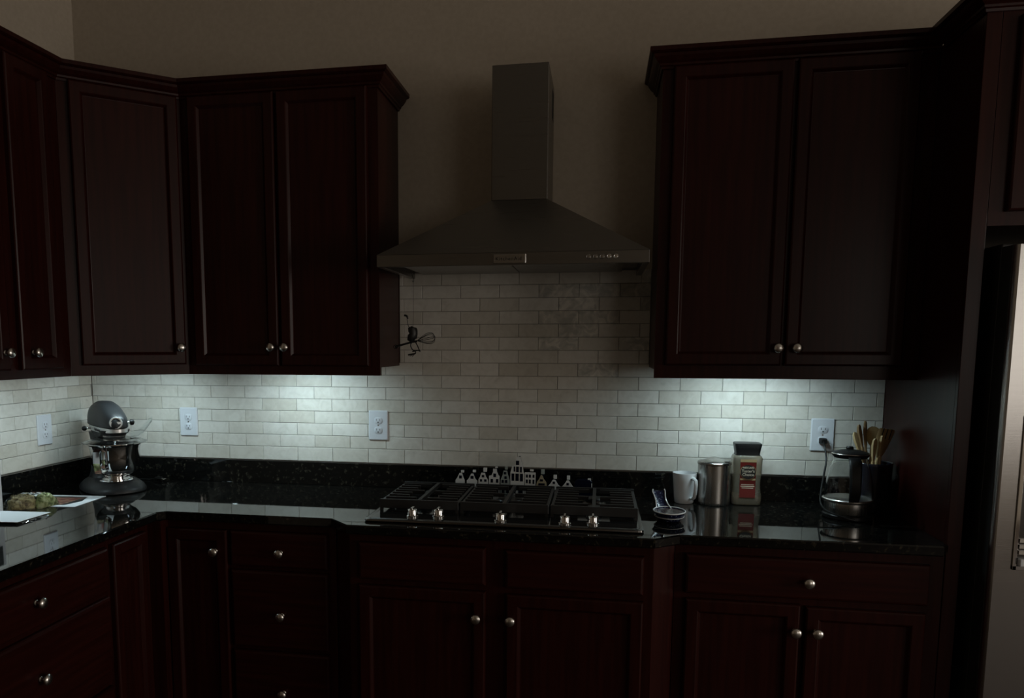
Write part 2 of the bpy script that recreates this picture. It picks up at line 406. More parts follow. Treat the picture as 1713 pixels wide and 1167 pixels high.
# base cabinets ----------------------------------------------------
BF = -.580; LBX = -.925; BT = .880
def toe(c, x0,x1,y0,y1): MB().box(x0,x1,y0,y1,0,.10).build('toe_kick','cabinet_inside',c)
# left run drawer base
c = thing('base_cabinet','base cabinet of wide drawers under the left counter run','cabinet',(LBX,-1.60,0),R(90)); w = 1.60-.872
MB().box(0,w,.019,LBX-WL-.002,.10,BT).build('body','wood',c); toe(c,0,w,.07,.5)
face_frame(c,w,.10,BT,[(.04,w-.03,.70,.85),(.04,w-.03,.41,.68),(.04,w-.03,.14,.39)])
for a,b_,kz in ((.705,.850,.779),(.408,.688,.557),(.125,.390,.26)): drawer(c,.04,w-.010,a,b_,(.385,kz))
# corner base
c = thing('corner_base_cabinet','inner-corner base cabinet with two doors meeting at a right angle','cabinet',(LBX,BF,0))
MB().prism([(LBX-.001,-.870),(LBX-.001,BF+.001),(-.641,BF+.001),(-.641,-.002),(WL+.002,-.002),(WL+.002,-.870)],.10,BT).build('body','wood',c,world=True)
d1 = door(c,0,.190,.125,.852,None); d1.location = (0,-.275,.125); d1.rotation_euler.z = R(90)
d2 = door(c,.052,.280,.125,.850,(.239,.775))
MB().box(0,.050,-.05,0,.10,BT).build('corner_post','wood',c)
# drawer stack
c = thing('base_cabinet','narrow base cabinet with a stack of three drawers left of the cooktop','cabinet',(-.640,BF,0)); w = .390
MB().box(0,w,.019,-BF-.002,.10,BT).build('body','wood',c); toe(c,0,w,.07,.5)
face_frame(c,w,.10,BT,[(.03,w-.03,.74,.84),(.03,w-.03,.44,.70),(.03,w-.03,.14,.40)])
for a,b_,kz in ((.725,.851,.781),(.434,.711,.557),(.135,.420,.276)): drawer(c,.008,.365,a,b_,(.196,kz))
# cooktop base, bumped out with canted sides
CF = -.650; CXA, CXB = -.178, .800
c = thing('cooktop_base_cabinet','bumped-out base cabinet with canted corners under the gas cooktop','cabinet',(CXA,CF,0)); w = CXB-CXA
MB().prism([(CXA,CF+.019),(CXA-.068,BF+.019),(CXA-.068,-.002),(CXB+.068,-.002),(CXB+.068,BF+.019),(CXB,CF+.019)],.10,.862).build('body','wood',c,world=True)
for sgn,xx in ((-1,CXA),(1,CXB)):
    poly = [(xx,CF),(xx+sgn*.068,BF),(xx+sgn*.068,BF+.019),(xx,CF+.019)]
    MB().prism(poly if sgn < 0 else poly[::-1],.0,BT).build('side_panel','wood',c,world=True)
face_frame(c,w,.10,BT,[(.05,.44,.74,.84),(.53,.93,.74,.84),(.05,.44,.14,.69),(.53,.93,.14,.69)])
drawer(c,.034,.457,.727,.851); drawer(c,.520,.949,.724,.847)
door(c,.034,.457,.125,.707,(.429,.6225)); door(c,.524,.950,.125,.703,(.539,.6225))
# right base
c = thing('base_cabinet','base cabinet with one drawer over two doors beside the refrigerator panel','cabinet',(.870,BF,0)); w = XP-.870-.001
MB().box(0,w,.019,-BF-.002,.10,BT).build('body','wood',c); toe(c,0,w,.07,.5)
face_frame(c,w,.10,BT,[(.06,.70,.74,.83),(.06,.36,.14,.68),(.41,.70,.14,.68)])
drawer(c,.031,.730,.720,.846,(.390,.7775))
door(c,.035,.375,.125,.702,(.360,.620)); door(c,.391,.727,.125,.697,(.422,.6215))

# ------------------------------------------------------------------ countertop
EX, EY = -.885, -.614
c = thing('countertop','polished black granite countertop running around the corner','countertop',(0,-.3,ZCT-.031))
top = [(WL+.001,-.001),(WL+.001,-1.75),(EX,-1.75),(EX,EY-.022),(EX+.022,EY),(-.254,EY),(-.176,-.692),(.800,-.692),(.878,-.627),(1.62,-.627),(XP-.001,-.60),(XP-.001,-.001)]
mb = MB(); n = len(top)
def inset(poly, d):
    out = []
    for i in range(len(poly)):
        p0,p1,p2 = Vector(poly[i-1]),Vector(poly[i]),Vector(poly[(i+1)%len(poly)])
        a,b_ = (p1-p0).normalized(),(p2-p1).normalized(); na,nb = Vector((-a.y,a.x)),Vector((-b_.y,b_.x))
        m = (na+nb).normalized(); out.append(tuple(p1+m*(d/max(.3,m.dot(na)))))
    return out
z0_ = ZCT-.031
i1 = inset(top,.004)
mb.loft([[(*p,z0_) for p in i1],[(*p,z0_+.004) for p in top],[(*p,ZCT-.004) for p in top],[(*p,ZCT) for p in i1]])
mb.build('slab','granite',c,world=True)
MB().box(WL+.0215,XP-.001,-.0205,-.0005,ZCT,1.0075).build('backsplash','granite',c,world=True,bevel=.0015)
MB().box(WL+.0005,WL+.0205,-1.75,-.0005,ZCT,1.0075).build('backsplash','granite',c,world=True,bevel=.0015)

# ------------------------------------------------------------------ under-cabinet lamps
def under_lamp(label, x, y, z, ln, rz=0, power=1.):
    t = thing('under_cabinet_lamp',label,'lamp',(x,y,z),rz,'lamps under the wall cabinets')
    MB().box(-ln/2,ln/2,-.02,.02,-.012,-.0002).build('housing','white_plastic',t,bevel=.003)
    d = bpy.data.lights.new('lamp_light','AREA'); d.shape = 'RECTANGLE'; d.size = ln*.9; d.size_y = .02; d.energy = LED*power; d.color = LED_COL; d.spread = R(166)
    o = bpy.data.objects.new('lamp_light',d); C.objects.link(o); o.parent = t; o.location = (0,0,-.016); o.rotation_euler = (R(16),0,0)
    MB().box(-ln*.45,ln*.45,-.01,.01,-.0145,-.0121).build('diffuser','lamp_emit',t)
under_lamp('slim lamp glowing under the wall cabinet left of the hood', -.545,-.235,UB+.030,.34)
under_lamp('slim lamp glowing under the wall cabinet right of the hood', 1.15,-.235,UB+.030,.34)
under_lamp('slim lamp glowing under the diagonal corner cabinet', -1.16,-.30,UB+.030,.22,ang,.8)
under_lamp('slim lamp glowing under the left-wall cabinet', WL+.18,-.80,UB+.030,.30,R(90),.75)

# ------------------------------------------------------------------ range hood
HX0,HX1,HY = -.119,.769,-.500; HZ0,HZ1 = 1.751,1.791
CHX0,CHX1,CHY,CHZ,CHT = .238,.432,-.290,1.993,2.444
t = thing('range_hood','stainless steel chimney range hood with pyramid canopy on the back wall','range hood',(.325,-.25,HZ0))
mb = MB()
mb.loft([[(HX0,HY,HZ1),(HX1,HY,HZ1),(HX1,.004,HZ1),(HX0,.004,HZ1)],[(CHX0,CHY,CHZ),(CHX1,CHY,CHZ),(CHX1,.004,CHZ),(CHX0,.004,CHZ)]])
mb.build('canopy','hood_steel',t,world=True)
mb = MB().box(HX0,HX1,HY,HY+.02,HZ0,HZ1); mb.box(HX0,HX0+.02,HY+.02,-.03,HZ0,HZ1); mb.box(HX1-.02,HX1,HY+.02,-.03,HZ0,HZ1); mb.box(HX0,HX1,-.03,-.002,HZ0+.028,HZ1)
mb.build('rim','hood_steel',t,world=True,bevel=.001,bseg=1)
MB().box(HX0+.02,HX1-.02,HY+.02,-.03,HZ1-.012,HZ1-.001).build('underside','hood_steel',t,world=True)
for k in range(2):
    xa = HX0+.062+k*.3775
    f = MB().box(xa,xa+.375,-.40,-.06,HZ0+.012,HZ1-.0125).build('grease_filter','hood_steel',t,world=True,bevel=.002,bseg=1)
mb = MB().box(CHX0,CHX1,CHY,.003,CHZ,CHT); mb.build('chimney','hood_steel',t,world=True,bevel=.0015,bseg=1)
mb = MB()
for k in range(6): mb.box(CHX1-.001,CHX1+.0008,-.10+k*.012,-.094+k*.012,CHT-.13,CHT-.03)
mb.build('vent_slots','slot_dark',t,world=True)
for xx,yy in ((.033,-.455),(.612,-.455)):
    l = MB().lathe([(.024,0),(.024,-.004),(.020,-.006),(.019,-.004)],xx,yy,HZ1-.012,20).build('lamp_ring','chrome',t,True,world=True)
    MB().lathe([(.019,0),(.012,-.005),(.001,-.006)],xx,yy,HZ1-.0155,16).build('lamp_lens','lamp_lens',l,True,world=True)
b = MB().box(.275,.382,HY-.004,HY,1.7555,1.7845).build('badge','steel_horizontal',t,world=True,bevel=.001,bseg=1)
MB().axis_lathe([(.0026,0),(.0026,.027)],(.3790,HY-.0042,1.7565),(0,0,1),16).build('badge_glint_bar','chrome',b,True,world=True)  # rounded chrome, shaped to catch the window as a bright highlight
inv = Vector(t.location)
lettering('badge_lettering','KitchenAid',.0165,'black_plastic',b,Vector((.325,HY-.0044,1.770))-inv,spacing=1.15)
for k in range(5):
    xx = .580+k*.0215
    MB().axis_lathe([(.0078,0),(.0078,.002),(.0066,.0032),(.0058,.003),(.005,.0045),(.001,.005)],(xx,HY,1.772),(0,-1,0),18).build('button','chrome' if k > 2 else 'steel_horizontal',t,True,world=True)

# ------------------------------------------------------------------ cooktop
t = thing('gas_cooktop','black gas cooktop with three iron grates and five chrome knobs','cooktop',(.317,-.38,ZCT))
TX0,TX1,TY0,TY1 = -.135,.770,-.635,-.125
def rl(ins,z): return [(x,y,z) for x,y in rrect(TX0+ins,TX1-ins,TY0+ins,TY1-ins,.018,3)]
MB().loft([rl(.002,ZCT+.0002),rl(0,ZCT+.004),rl(.001,ZCT+.009),rl(.006,ZCT+.011),rl(.012,ZCT+.0095)]).build('tray','cooktop_steel',t,True,world=True)
MB().loft([rl(.0125,ZCT+.0098),rl(.0125,ZCT+.0102),rl(.02,ZCT+.0108)]).build('glass_top','cooktop_black',t,world=True)
GT = .963
gx = [(-.117,.160),(.166,.466),(.472,.757)]
GY0,GY1 = -.500,-.140
for a,b_ in gx:
    mb = MB(); bw = .011
    mb.box(a,b_,GY0,GY0+bw,GT-.031,GT); mb.box(a,b_,GY1-bw,GY1,GT-.020,GT)
    mb.box(a,a+bw,GY0+bw,GY1-bw,GT-.022,GT-.006); mb.box(b_-bw,b_,GY0+bw,GY1-bw,GT-.022,GT-.006)
    m_ = (a+b_)/2
    g = mb.build('grate','black_iron',t,world=True,bevel=.0015,bseg=1)
    MB().box(m_-.006,m_+.006,GY0+bw,GY1-bw,GT-.014,GT).build('centre_bar','black_iron',g,world=True)
    for k in range(7):
        y = GY0+.05+k*.044; s = .055 if k in (1,2,4,5) else .02
        MB().box(a+bw,m_-s,y-.004,y+.004,GT-.013,GT+.0005).build('finger','black_iron',g,world=True)
        MB().box(m_+s,b_-bw,y-.004,y+.004,GT-.013,GT+.0005).build('finger','black_iron',g,world=True)
    for xx in (a+.006,b_-.006):
        for yy in (GY0+.006,GY1-.006): MB().box(xx-.005,xx+.005,yy-.005,yy+.005,ZCT+.0105,GT-.02).build('foot','black_iron',g,world=True)
for xx,yy,r in ((.021,-.24,.036),(.021,-.40,.028),(.316,-.32,.048),(.614,-.24,.036),(.614,-.40,.030)):
    b = MB().lathe([(r+.01,0),(r+.01,.004),(r,.009),(r,.014)],xx,yy,ZCT+.0108,24).build('burner','cooktop_steel',t,True,world=True)
    MB().lathe([(r*.9,0),(r*.95,.004),(r*.9,.008),(r*.3,.010),(.001,.010)],xx,yy,ZCT+.0248,24).build('burner_cap','black_iron',b,True,world=True)
for xx,yy in ((.0185,-.577),(.105,-.566),(.316,-.590),(.524,-.590),(.613,-.575)):
    k = MB().lathe([(.021,0),(.021,.004),(.0175,.006),(.0165,.022),(.0155,.025),(.011,.026),(.001,.026)],xx,yy,ZCT+.0108,24).build('knob','chrome',t,True,world=True)
    MB().box(xx-.004,xx+.004,yy-.0155,yy+.0155,ZCT+.0365,ZCT+.0425).build('grip','chrome',k,world=True,bevel=.0012,bseg=1)

# ------------------------------------------------------------------ outlets
def outlet(label, loc, rz, w=.0815, h=.122):
    t = thing('wall_outlet',label,'outlet',loc,rz,'white duplex outlets in the tile')
    MB().loft([[(x,y,z) for x,z in rrect(-w/2+i,w/2-i,-h/2+i,h/2-i,.004,2)] for i,y in ((0,0),(0,-.003),(.0035,-.0065))][::-1]).build('cover_plate','white_plastic',t)
    for s in (1,-1):
        rc = MB().loft([[(x,y,z+s*.0198) for x,z in rrect(-.0165+i,.0165-i,-.0138+i,.0138-i,.0105,5)] for i,y in ((0,-.006),(0,-.0082),(.0008,-.0088))]).build('receptacle','white_plastic',t,True)
        MB().box(-.0078,-.0058,-.0091,-.0085,s*.0198-.0005,s*.0198+.0075).build('slot','slot_dark',rc)
        MB().box(.0058,.0078,-.0091,-.0085,s*.0198-.0005,s*.0198+.0065).build('slot','slot_dark',rc)
        MB().axis_lathe([(.0026,0),(.0026,.0006)],(0,-.0085,s*.0198-.007),(0,-1,0),10).build('slot','slot_dark',rc)
    MB().axis_lathe([(.003,0),(.0028,.0008),(.001,.001)],(0,-.0065,0),(0,-1,0),10).build('screw','nickel',t,True)
outlet('white outlet plate beside the stand mixer on the back wall',(-1.106,-.0005,1.1645),0)
outlet('white outlet plate below the cabinet edge, left of the cooktop',(-.262,-.0005,1.1655),0)
outlet('white outlet plate with a black plug in it above the kettle',(1.4375,-.0005,1.164),0)
outlet('white outlet plate on the left wall seen at an angle',(WL+.0005,-.3165,1.153),R(90))

# ------------------------------------------------------------------ stand mixer
t = thing('stand_mixer','dark grey stand mixer with polished steel bowl in the counter corner','mixer',(-1.322,-.245,ZCT),R(-41))
def sect(x0,x1,hw,z,n=28,p=2.6):
    cx_=(x0+x1)/2; hl=(x1-x0)/2; out=[]
    for k in range(n):
        a=2*math.pi*k/n; ca,sa=math.cos(a),math.sin(a)
        out.append((cx_+hl*math.copysign(abs(ca)**(2/p),ca), hw*math.copysign(abs(sa)**(2/p),sa), z))
    return out
MB().loft([sect(-.148,.178,.112,.001),sect(-.152,.182,.116,.004),sect(-.152,.182,.116,.012),sect(-.147,.176,.110,.022),sect(-.138,.160,.098,.033),sect(-.130,.140,.084,.040),sect(-.125,.130,.070,.042)]).build('base','mixer_grey',t,True)
MB().loft([sect(-.135,-.015,.066,.038),sect(-.135,-.025,.056,.060),sect(-.137,-.035,.048,.10),sect(-.139,-.035,.046,.15),sect(-.145,-.020,.048,.19),sect(-.155,.0,.054,.225)]).build('column','mixer_grey',t,True)
def hs(x,zc,ry,ru,rd,n=32,p=2.7):
    out = []
    for k in range(n):
        ca,sa = math.cos(2*math.pi*k/n),math.sin(2*math.pi*k/n)
        out.append((x, ry*math.copysign(abs(ca)**(2/p),ca), zc+(ru if sa > 0 else rd)*math.copysign(abs(sa)**(2/p),sa)))
    return out
MB().loft([hs(-.168,.262,.006,.006,.004),hs(-.165,.262,.026,.034,.010),hs(-.152,.262,.042,.062,.012),hs(-.125,.262,.051,.080,.013),hs(-.080,.262,.054,.091,.014),hs(-.020,.262,.055,.093,.014),hs(.03,.262,.054,.084,.014),hs(.075,.262,.050,.069,.014),hs(.110,.262,.045,.055,.013),hs(.132,.262,.037,.043,.012),hs(.145,.262,.026,.031,.010),hs(.149,.262,.008,.010,.006)]).build('head','mixer_grey',t,True)
bd = MB().loft([sect(-.158,.140,.0565,.2375),sect(-.160,.142,.0580,.239),sect(-.160,.142,.0580,.2545),sect(-.158,.140,.0565,.256)]).build('trim_band','satin_silver',t,True)
MB().loft([sect(-.150,-.01,.044,.205),sect(-.152,.130,.050,.225),sect(-.155,.148,.053,.2374)]).build('jaw','mixer_grey',t,True)
# lettering on the band facing the camera side
ltx = lettering('band_lettering','KitchenAid',.0165,'black_plastic',bd,(.055,-.0583,.2468),spacing=1.1)
MB().lathe([(.058,.246),(.055,.238),(.052,.232),(.040,.226),(.040,.214),(.001,.214)][::-1],.075,0,0,28).build('beater_housing','mixer_grey',t,True)
MB().lathe([(.0415,.2335),(.0425,.232),(.0425,.220),(.0415,.2185)],.075,0,0,28).build('housing_ring','nickel',t,True)
MB().axis_lathe([(.006,0),(.006,.05)],(.075,0,.17),(0,0,1),12).build('beater_shaft','chrome',t,True)
# hub on the nose
ha = Vector((math.cos(R(-14)),math.sin(R(-14)),.08))
hc = Vector((.134,-.008,.277))
h = MB().axis_lathe([(.024,-.03),(.024,.010),(.0225,.0125),(.0185,.0125),(.0175,.010),(.001,.010)],hc,ha,28).build('attachment_hub','satin_silver',t,True)
MB().axis_lathe([(.0174,.0101),(.0174,.0107),(.001,.0108)],hc,ha,24).build('hub_cover','mixer_grey',h,True)
hn_ = ha.normalized(); hs_ = Vector((0,0,1)).cross(hn_).normalized(); hu_ = hn_.cross(hs_)
mb = MB(); q = [hc+hn_*.0109+hs_*a+hu_*b_ for a,b_ in ((-.018,-.0045),(.018,-.0045),(.018,.0045),(-.018,.0045))]; mb.loft([q,[p+hn_*.002 for p in q]]); mb.build('hub_strip','satin_silver',h)
k = MB().axis_lathe([(.004,0),(.004,.024)],(.116,.030,.276),(.35,1,0),12).build('hub_knob_shaft','chrome',t,True)
MB().axis_lathe([(.006,.018),(.0105,.020),(.012,.026),(.010,.033),(.003,.036)],(.116,.030,.276),(.35,1,0),16).build('hub_knob','black_plastic',k,True)
k = MB().axis_lathe([(.003,0),(.003,.022)],(-.045,-.055,.246),(0,-1,0),10).build('lever','chrome',t,True)
MB().axis_lathe([(.004,.018),(.009,.021),(.010,.028),(.007,.035),(.001,.037)],(-.045,-.055,.246),(0,-1,0),14).build('lever_knob','black_plastic',k,True)
# bowl
bp = [(.047,.044),(.052,.046),(.053,.052),(.046,.058),(.050,.064),(.068,.076),(.081,.092),(.088,.112),(.091,.140),(.093,.170),(.097,.186),(.108,.193),(.111,.1940),(.111,.1975),(.107,.1975),(.095,.187),(.091,.170),(.089,.140),(.086,.112),(.078,.094),(.05,.072),(.001,.070)]
bw_ = MB().lathe([(.001,.044)]+bp,.075,0,0,40).build('bowl','chrome',t,True)
hang = R(-44); hd = Vector((math.cos(hang),math.sin(hang),0)); o_ = Vector((.075,0,0))
hp = [o_+hd*.094+Vector((0,0,.172)), o_+hd*.118+Vector((0,0,.184)), o_+hd*.137+Vector((0,0,.172)), o_+hd*.137+Vector((0,0,.13)), o_+hd*.128+Vector((0,0,.092)), o_+hd*.108+Vector((0,0,.080)), o_+hd*.084+Vector((0,0,.094))]
sid = Vector((-hd.y,hd.x,0))
secs = []
for p in hp:
    rad = (p-(o_+hd*.10+Vector((0,0,.13)))).normalized()
    secs.append([p+sid*.013+rad*.002,p-sid*.013+rad*.002,p-sid*.013-rad*.002,p+sid*.013-rad*.002])
MB().loft(secs).build('bowl_handle','chrome',bw_)
MB().lathe([(.062,.0425),(.064,.046),(.060,.050),(.052,.050),(.050,.0425)],.075,0,0,36).build('bowl_clamp','chrome',t,True)
# clear pouring shield and chute
sh = MB().lathe([(.050,.208),(.060,.213),(.100,.206),(.118,.199),(.121,.1975),(.121,.199),(.118,.201),(.100,.208),(.060,.2155),(.050,.2105)],.075,0,0,40).build('pouring_shield','shield_plastic',t,True)
ca = R(72); cd = Vector((math.cos(ca),math.sin(ca),0)); cs = Vector((-cd.y,cd.x,0)); ss = []
for d_,wz,wd_,dp in ((.058,.214,.034,.018),(.085,.216,.038,.024),(.108,.232,.044,.028),(.130,.262,.050,.022),(.142,.279,.052,.012)):
    p = o_+cd*d_; zz = wz
    ss.append([p-cs*wd_+Vector((0,0,zz+dp)),p-cs*wd_*.8+Vector((0,0,zz)),p+cs*wd_*.8+Vector((0,0,zz)),p+cs*wd_+Vector((0,0,zz+dp)),p+cs*(wd_-.002)+Vector((0,0,zz+dp)),p+cs*(wd_*.8-.002)+Vector((0,0,zz+.002)),p-cs*(wd_*.8-.002)+Vector((0,0,zz+.002)),p-cs*(wd_-.002)+Vector((0,0,zz+dp))])
MB().loft(ss).build('pouring_chute','shield_plastic',sh,True)
# cord with plug on the counter behind
MB().tube([(-1.40,-.12,ZCT+.02),(-1.36,-.075,ZCT+.008),(-1.31,-.05,ZCT+.004),(-1.27,-.055,ZCT+.004),(-1.235,-.060,ZCT+.010)],.003,8).build('cord','black_plastic',t,True,world=True)
pl = MB().tube([(-1.243,-.0585,ZCT+.011),(-1.225,-.062,ZCT+.011),(-1.205,-.066,ZCT+.011)],[.006,.010,.010],8).build('plug','black_plastic',t,True,world=True)
mb = MB(); mb.tube([(-1.205,-.060,ZCT+.011),(-1.187,-.064,ZCT+.011)],.0022,6); mb.tube([(-1.205,-.072,ZCT+.011),(-1.187,-.076,ZCT+.011)],.0022,6)
mb.build('prongs','nickel',pl,True,world=True)

# ------------------------------------------------------------------ miniature houses behind the cooktop
HYF = -.072
def hx(px): return .0677+(px-762)*.002349+.0035
def hz(py): return .9565+(806-py)*.00242
HOUSES = [
 # px outline (x, y) of the gable from lower left over the top to lower right; windows; chimney; facade material; label
 ([(762,804),(765,800),(768,794),(769,792),(773,792),(774,794),(776,800),(778,804)],[(768.5,796,773,801)],(771,776,788,793),'delft_white','small white bell-gabled house at the left end of the row'),
 ([(781.3,804),(785,800),(788,794),(789,792.5),(792.5,792.5),(793.5,795),(796,801),(799.6,804)],[(788,796,793,801)],(791,796,787,792),'delft_white','small white house second from the left end of the row'),
 ([(801,806),(801.5,801),(804,797),(806,790.5),(812,790.5),(814,797),(817,801),(818,806)],[(807,794,811,798),(804,801,807.5,805),(811,801,815,805)],(809,815,783,790.5),'delft_white','small white house with a flat-topped gable, third from the left'),
 ([(819,806),(819,795),(823.5,794),(826,788),(826,783.5),(832,783.5),(832.5,788),(835,794),(837,795),(837,806)],[(826.5,791,831,797),(822,800,826,806),(831,800,835,806)],(829,833,780.5,783.5),'delft_white','white house with a tall necked gable between smaller houses'),
 ([(838.5,806),(839,800),(842,793),(843.5,786),(849.5,786),(851,793),(853.5,800),(854,806)],[(844,788,848,792),(845,795,849,799.5),(840.5,801,844,806),(846,801,850,806)],(845.5,850,780,786),'delft_grey','dull grey-green bell-gabled house left of the tallest one'),
 ([(854.8,807),(854.8,788.6),(858,777.6),(862,777.6),(864,770),(865,763),(871.6,763),(873,770),(875.5,777.6),(877,788.6),(878.5,788.6),(878.5,807)],[(864,769,869.5,776),(860.5,778.5,863,787),(864.5,778.5,869,787.5),(871,779,874,788),(857,790,861.5,802),(863.5,790,869,802),(871,790,876,802.5)],(867.5,872,761,763),'delft_white','tallest white house with three rows of dark windows'),
 ([(879,807.5),(879,787.5),(897,787.5),(897,807.5)],[(881,791,884,796),(886,791,889,796),(892,791,895,796),(881,799,884,805),(886,799,889,805.5),(892,799,895,806)],(887,893,783.5,787.5),'delft_white','flat-roofed white house with six small windows'),
 ([(898,808),(899,803),(903,797),(905.5,791.5),(907.5,791.5),(910,797),(914.5,803),(915.4,808)],[(904,798,909,801.5),(901.5,804.5,912,808)],(905.5,911,783,791.5),'delft_tan','small tan pointed-gable house'),
 ([(917,809),(921,805),(924,800),(925.5,798),(929,798),(931,801),(934,806),(938,809)],[(925,801,929,805)],(926,931.5,791,798.5),'delft_white','small white house right of the tan one'),
 ([(939.4,810),(943,806),(946.5,801),(948,798.5),(951.5,798.5),(953,801),(956.5,806),(960,810)],[(947.5,802.5,951.5,806.5)],(948,953,791.5,799),'delft_white','small white bell-gabled house nearest the dark low one'),
]
for poly, wins, ch, mname, lab in HOUSES:
    xs = [p[0] for p in poly]; xa, xb = hx(min(xs))+.0004, hx(max(xs))-.0004; base = ZCT+.0004
    t = thing('miniature_house','miniature '+lab,'figurine',((xa+xb)/2,HYF+.015,base),0,'row of miniature canal houses behind the cooktop')
    P2 = [(min(max(hx(x),xa),xb),hz(y)) for x,y in poly]
    full = [(xa,base)]+P2+[(xb,base)]
    MB().prism_y(full, HYF, HYF+.004).build('facade',mname,t,world=True)
    cx_ = (xa+xb)/2; ins = [(cx_+(x-cx_)*.93, base+(z-base)*.955) for x,z in full]
    MB().prism_y(ins, HYF+.0042, HYF+.030).build('body','navy_glaze',t,world=True)
    for a,b0,c_,d_ in wins:
        MB().box(hx(a),hx(c_),HYF-.0008,HYF+.0005,hz(d_),hz(b0)).build('window','navy_glaze',t,world=True)
    mb = MB()
    for k in range(2): mb.box(xa+.004+k*(xb-xa)*.5,xa+.004+k*(xb-xa)*.5+(xb-xa)*.32,HYF-.0008,HYF+.0005,base+.004,base+.024)
    mb.build('door','navy_glaze',t,world=True)
    cm_ = MB().box(hx(ch[0])+.0016,hx(ch[1])-.0016,HYF+.009,HYF+.018,hz(ch[3])-.016,hz(ch[3])+.003).build('chimney','navy_glaze',t,world=True)
    zc_ = hz(ch[3])+min(.003,(hz(ch[2])-hz(ch[3]))*.3)
    MB().box(hx(ch[0]),hx(ch[1]),HYF+.008,HYF+.019,zc_,hz(ch[2])).build('chimney_cap',mname if mname!='delft_tan' else 'delft_grey',cm_,world=True,bevel=.0006,bseg=1)
xa,xb = hx(961),hx(989)
t = thing('miniature_house','miniature low dark blue house at the right end of the row','figurine',((xa+xb)/2,HYF+.015,ZCT+.0004),0,'row of miniature canal houses behind the cooktop')
MB().prism_y([(xa,ZCT+.0004),(xb,ZCT+.0004),(xb,hz(800)),(xb-.008,hz(797)),(xa+.01,hz(797)),(xa,hz(800))],HYF,HYF+.03).build('body','navy_glaze',t,world=True,bevel=.001,bseg=1)
MB().box(xa,xb,HYF-.0012,HYF,hz(811),hz(809.3)).build('sill','delft_tan',t,world=True)
MB().box(hx(988),xb+.0004,HYF-.0012,HYF,hz(809),hz(802)).build('corner_trim','delft_white',t,world=True)
MB().box(hx(981.8),hx(986.8),HYF+.006,HYF+.016,hz(802),hz(794.8)).build('chimney','delft_white',t,world=True,bevel=.0008,bseg=1)

# ------------------------------------------------------------------ things on the right counter
t = thing('coffee_mug','plain white ceramic mug with its handle turned right, beside the steel canister','mug',(.941,-.112,ZCT))
MB().lathe([(.001,.001),(.031,.001),(.034,.004),(.036,.02),(.041,.085),(.0435,.112),(.0432,.1135),(.0418,.1135),(.039,.085),(.034,.012),(.030,.007),(.001,.007)],0,0,0,36).build('body','white_ceramic',t,True)
a_ = R(-58); d = Vector((math.cos(a_),math.sin(a_),0)); mb = MB()
pts = [d*.038+Vector((0,0,.097)),d*.052+Vector((0,0,.099)),d*.064+Vector((0,0,.092)),d*.066+Vector((0,0,.074)),d*.062+Vector((0,0,.045)),d*.058+Vector((0,0,.030)),d*.048+Vector((0,0,.022)),d*.034+Vector((0,0,.024))]
mb.tube(pts,.0065,10,flat=.75); mb.build('handle','white_ceramic',t,True)

t = thing('steel_canister','brushed steel canister with a low conical lid, between mug and coffee jar','canister',(1.046,-.105,ZCT+.0005))
MB().lathe([(.001,0),(.0555,0),(.057,.002),(.0575,.01),(.0575,.146),(.001,.146)],0,0,0,48).build('body','steel_vertical',t,True)
MB().lathe([(.0578,.1465),(.0605,.148),(.0605,.155),(.058,.158),(.030,.166),(.010,.173),(.001,.174)],0,0,0,48).build('lid','steel_horizontal',t,True)

t = thing('coffee_jar','square instant coffee jar with red label and black lid beside the steel canister','jar',(1.161,-.085,ZCT))
def rq(hw,hd_,z,r): return [(x,y,z) for x,y in rrect(-hw,hw,-hd_,hd_,r,4)]
MB().loft([rq(.046,.034,.0005,.014),rq(.050,.038,.004,.016),rq(.052,.040,.03,.016),rq(.046,.035,.075,.014),rq(.050,.038,.15,.015),rq(.051,.039,.172,.015),rq(.048,.036,.180,.015),rq(.043,.033,.183,.014)]).build('body','jar_glass',t,True)
MB().loft([rq(.044,.032,.003,.012),rq(.048,.036,.008,.014),rq(.049,.037,.03,.014),rq(.047,.035,.036,.014)]).build('coffee','coffee',t,True)
MB().loft([rq(.043,.033,.1835,.012),rq(.041,.032,.188,.011),rq(.044,.034,.205,.012),rq(.047,.036,.222,.012),rq(.046,.035,.226,.012),rq(.043,.032,.227,.012)]).build('lid','black_plastic',t,True)
def wrap(z0,z1,hw,m,nm,parent,e=0.):
    # label strip that follows the waisted front face
    def fy(z): 
        K = [(.03,.040),(.075,.035),(.15,.038),(.172,.039)]
        for (a,b0),(c_,d_) in zip(K,K[1:]):
            if a <= z <= c_: return -(b0+(d_-b0)*(z-a)/(c_-a))-.0008-e
        return -.040-e
    n = 10; secs = []
    for i in range(n+1):
        z = z0+(z1-z0)*i/n; secs.append([(-hw,fy(z),z),(hw,fy(z),z),(hw,fy(z)+.0006,z),(-hw,fy(z)+.0006,z)])
    return MB().loft(secs).build(nm,m,parent), fy
lb, fy = wrap(.030,.168,.0275,'label_red','label',t)
wrap(.160,.170,.0277,'label_gold','label_band',lb,.0004)
for zz,hw in ((.076,.022),(.070,.024),(.064,.020)): wrap(zz,zz+.0018,hw,'label_cream','label_line',lb,.0005)
for zz in (.086,.092): wrap(zz,zz+.008,.0265,'label_gold' if zz > .09 else 'label_red','label_swirl',lb,.0005)
mb = MB(); mb.axis_lathe([(.0275,0),(.0275,.0008)],(0,-.0377,.124),(0,-1,0),30); mb.build('label_ring','label_gold',lb)
mb = MB(); mb.axis_lathe([(.0262,0),(.0262,.0008)],(0,-.0385,.124),(0,-1,0),30); mb.build('label_disc','label_black',lb)
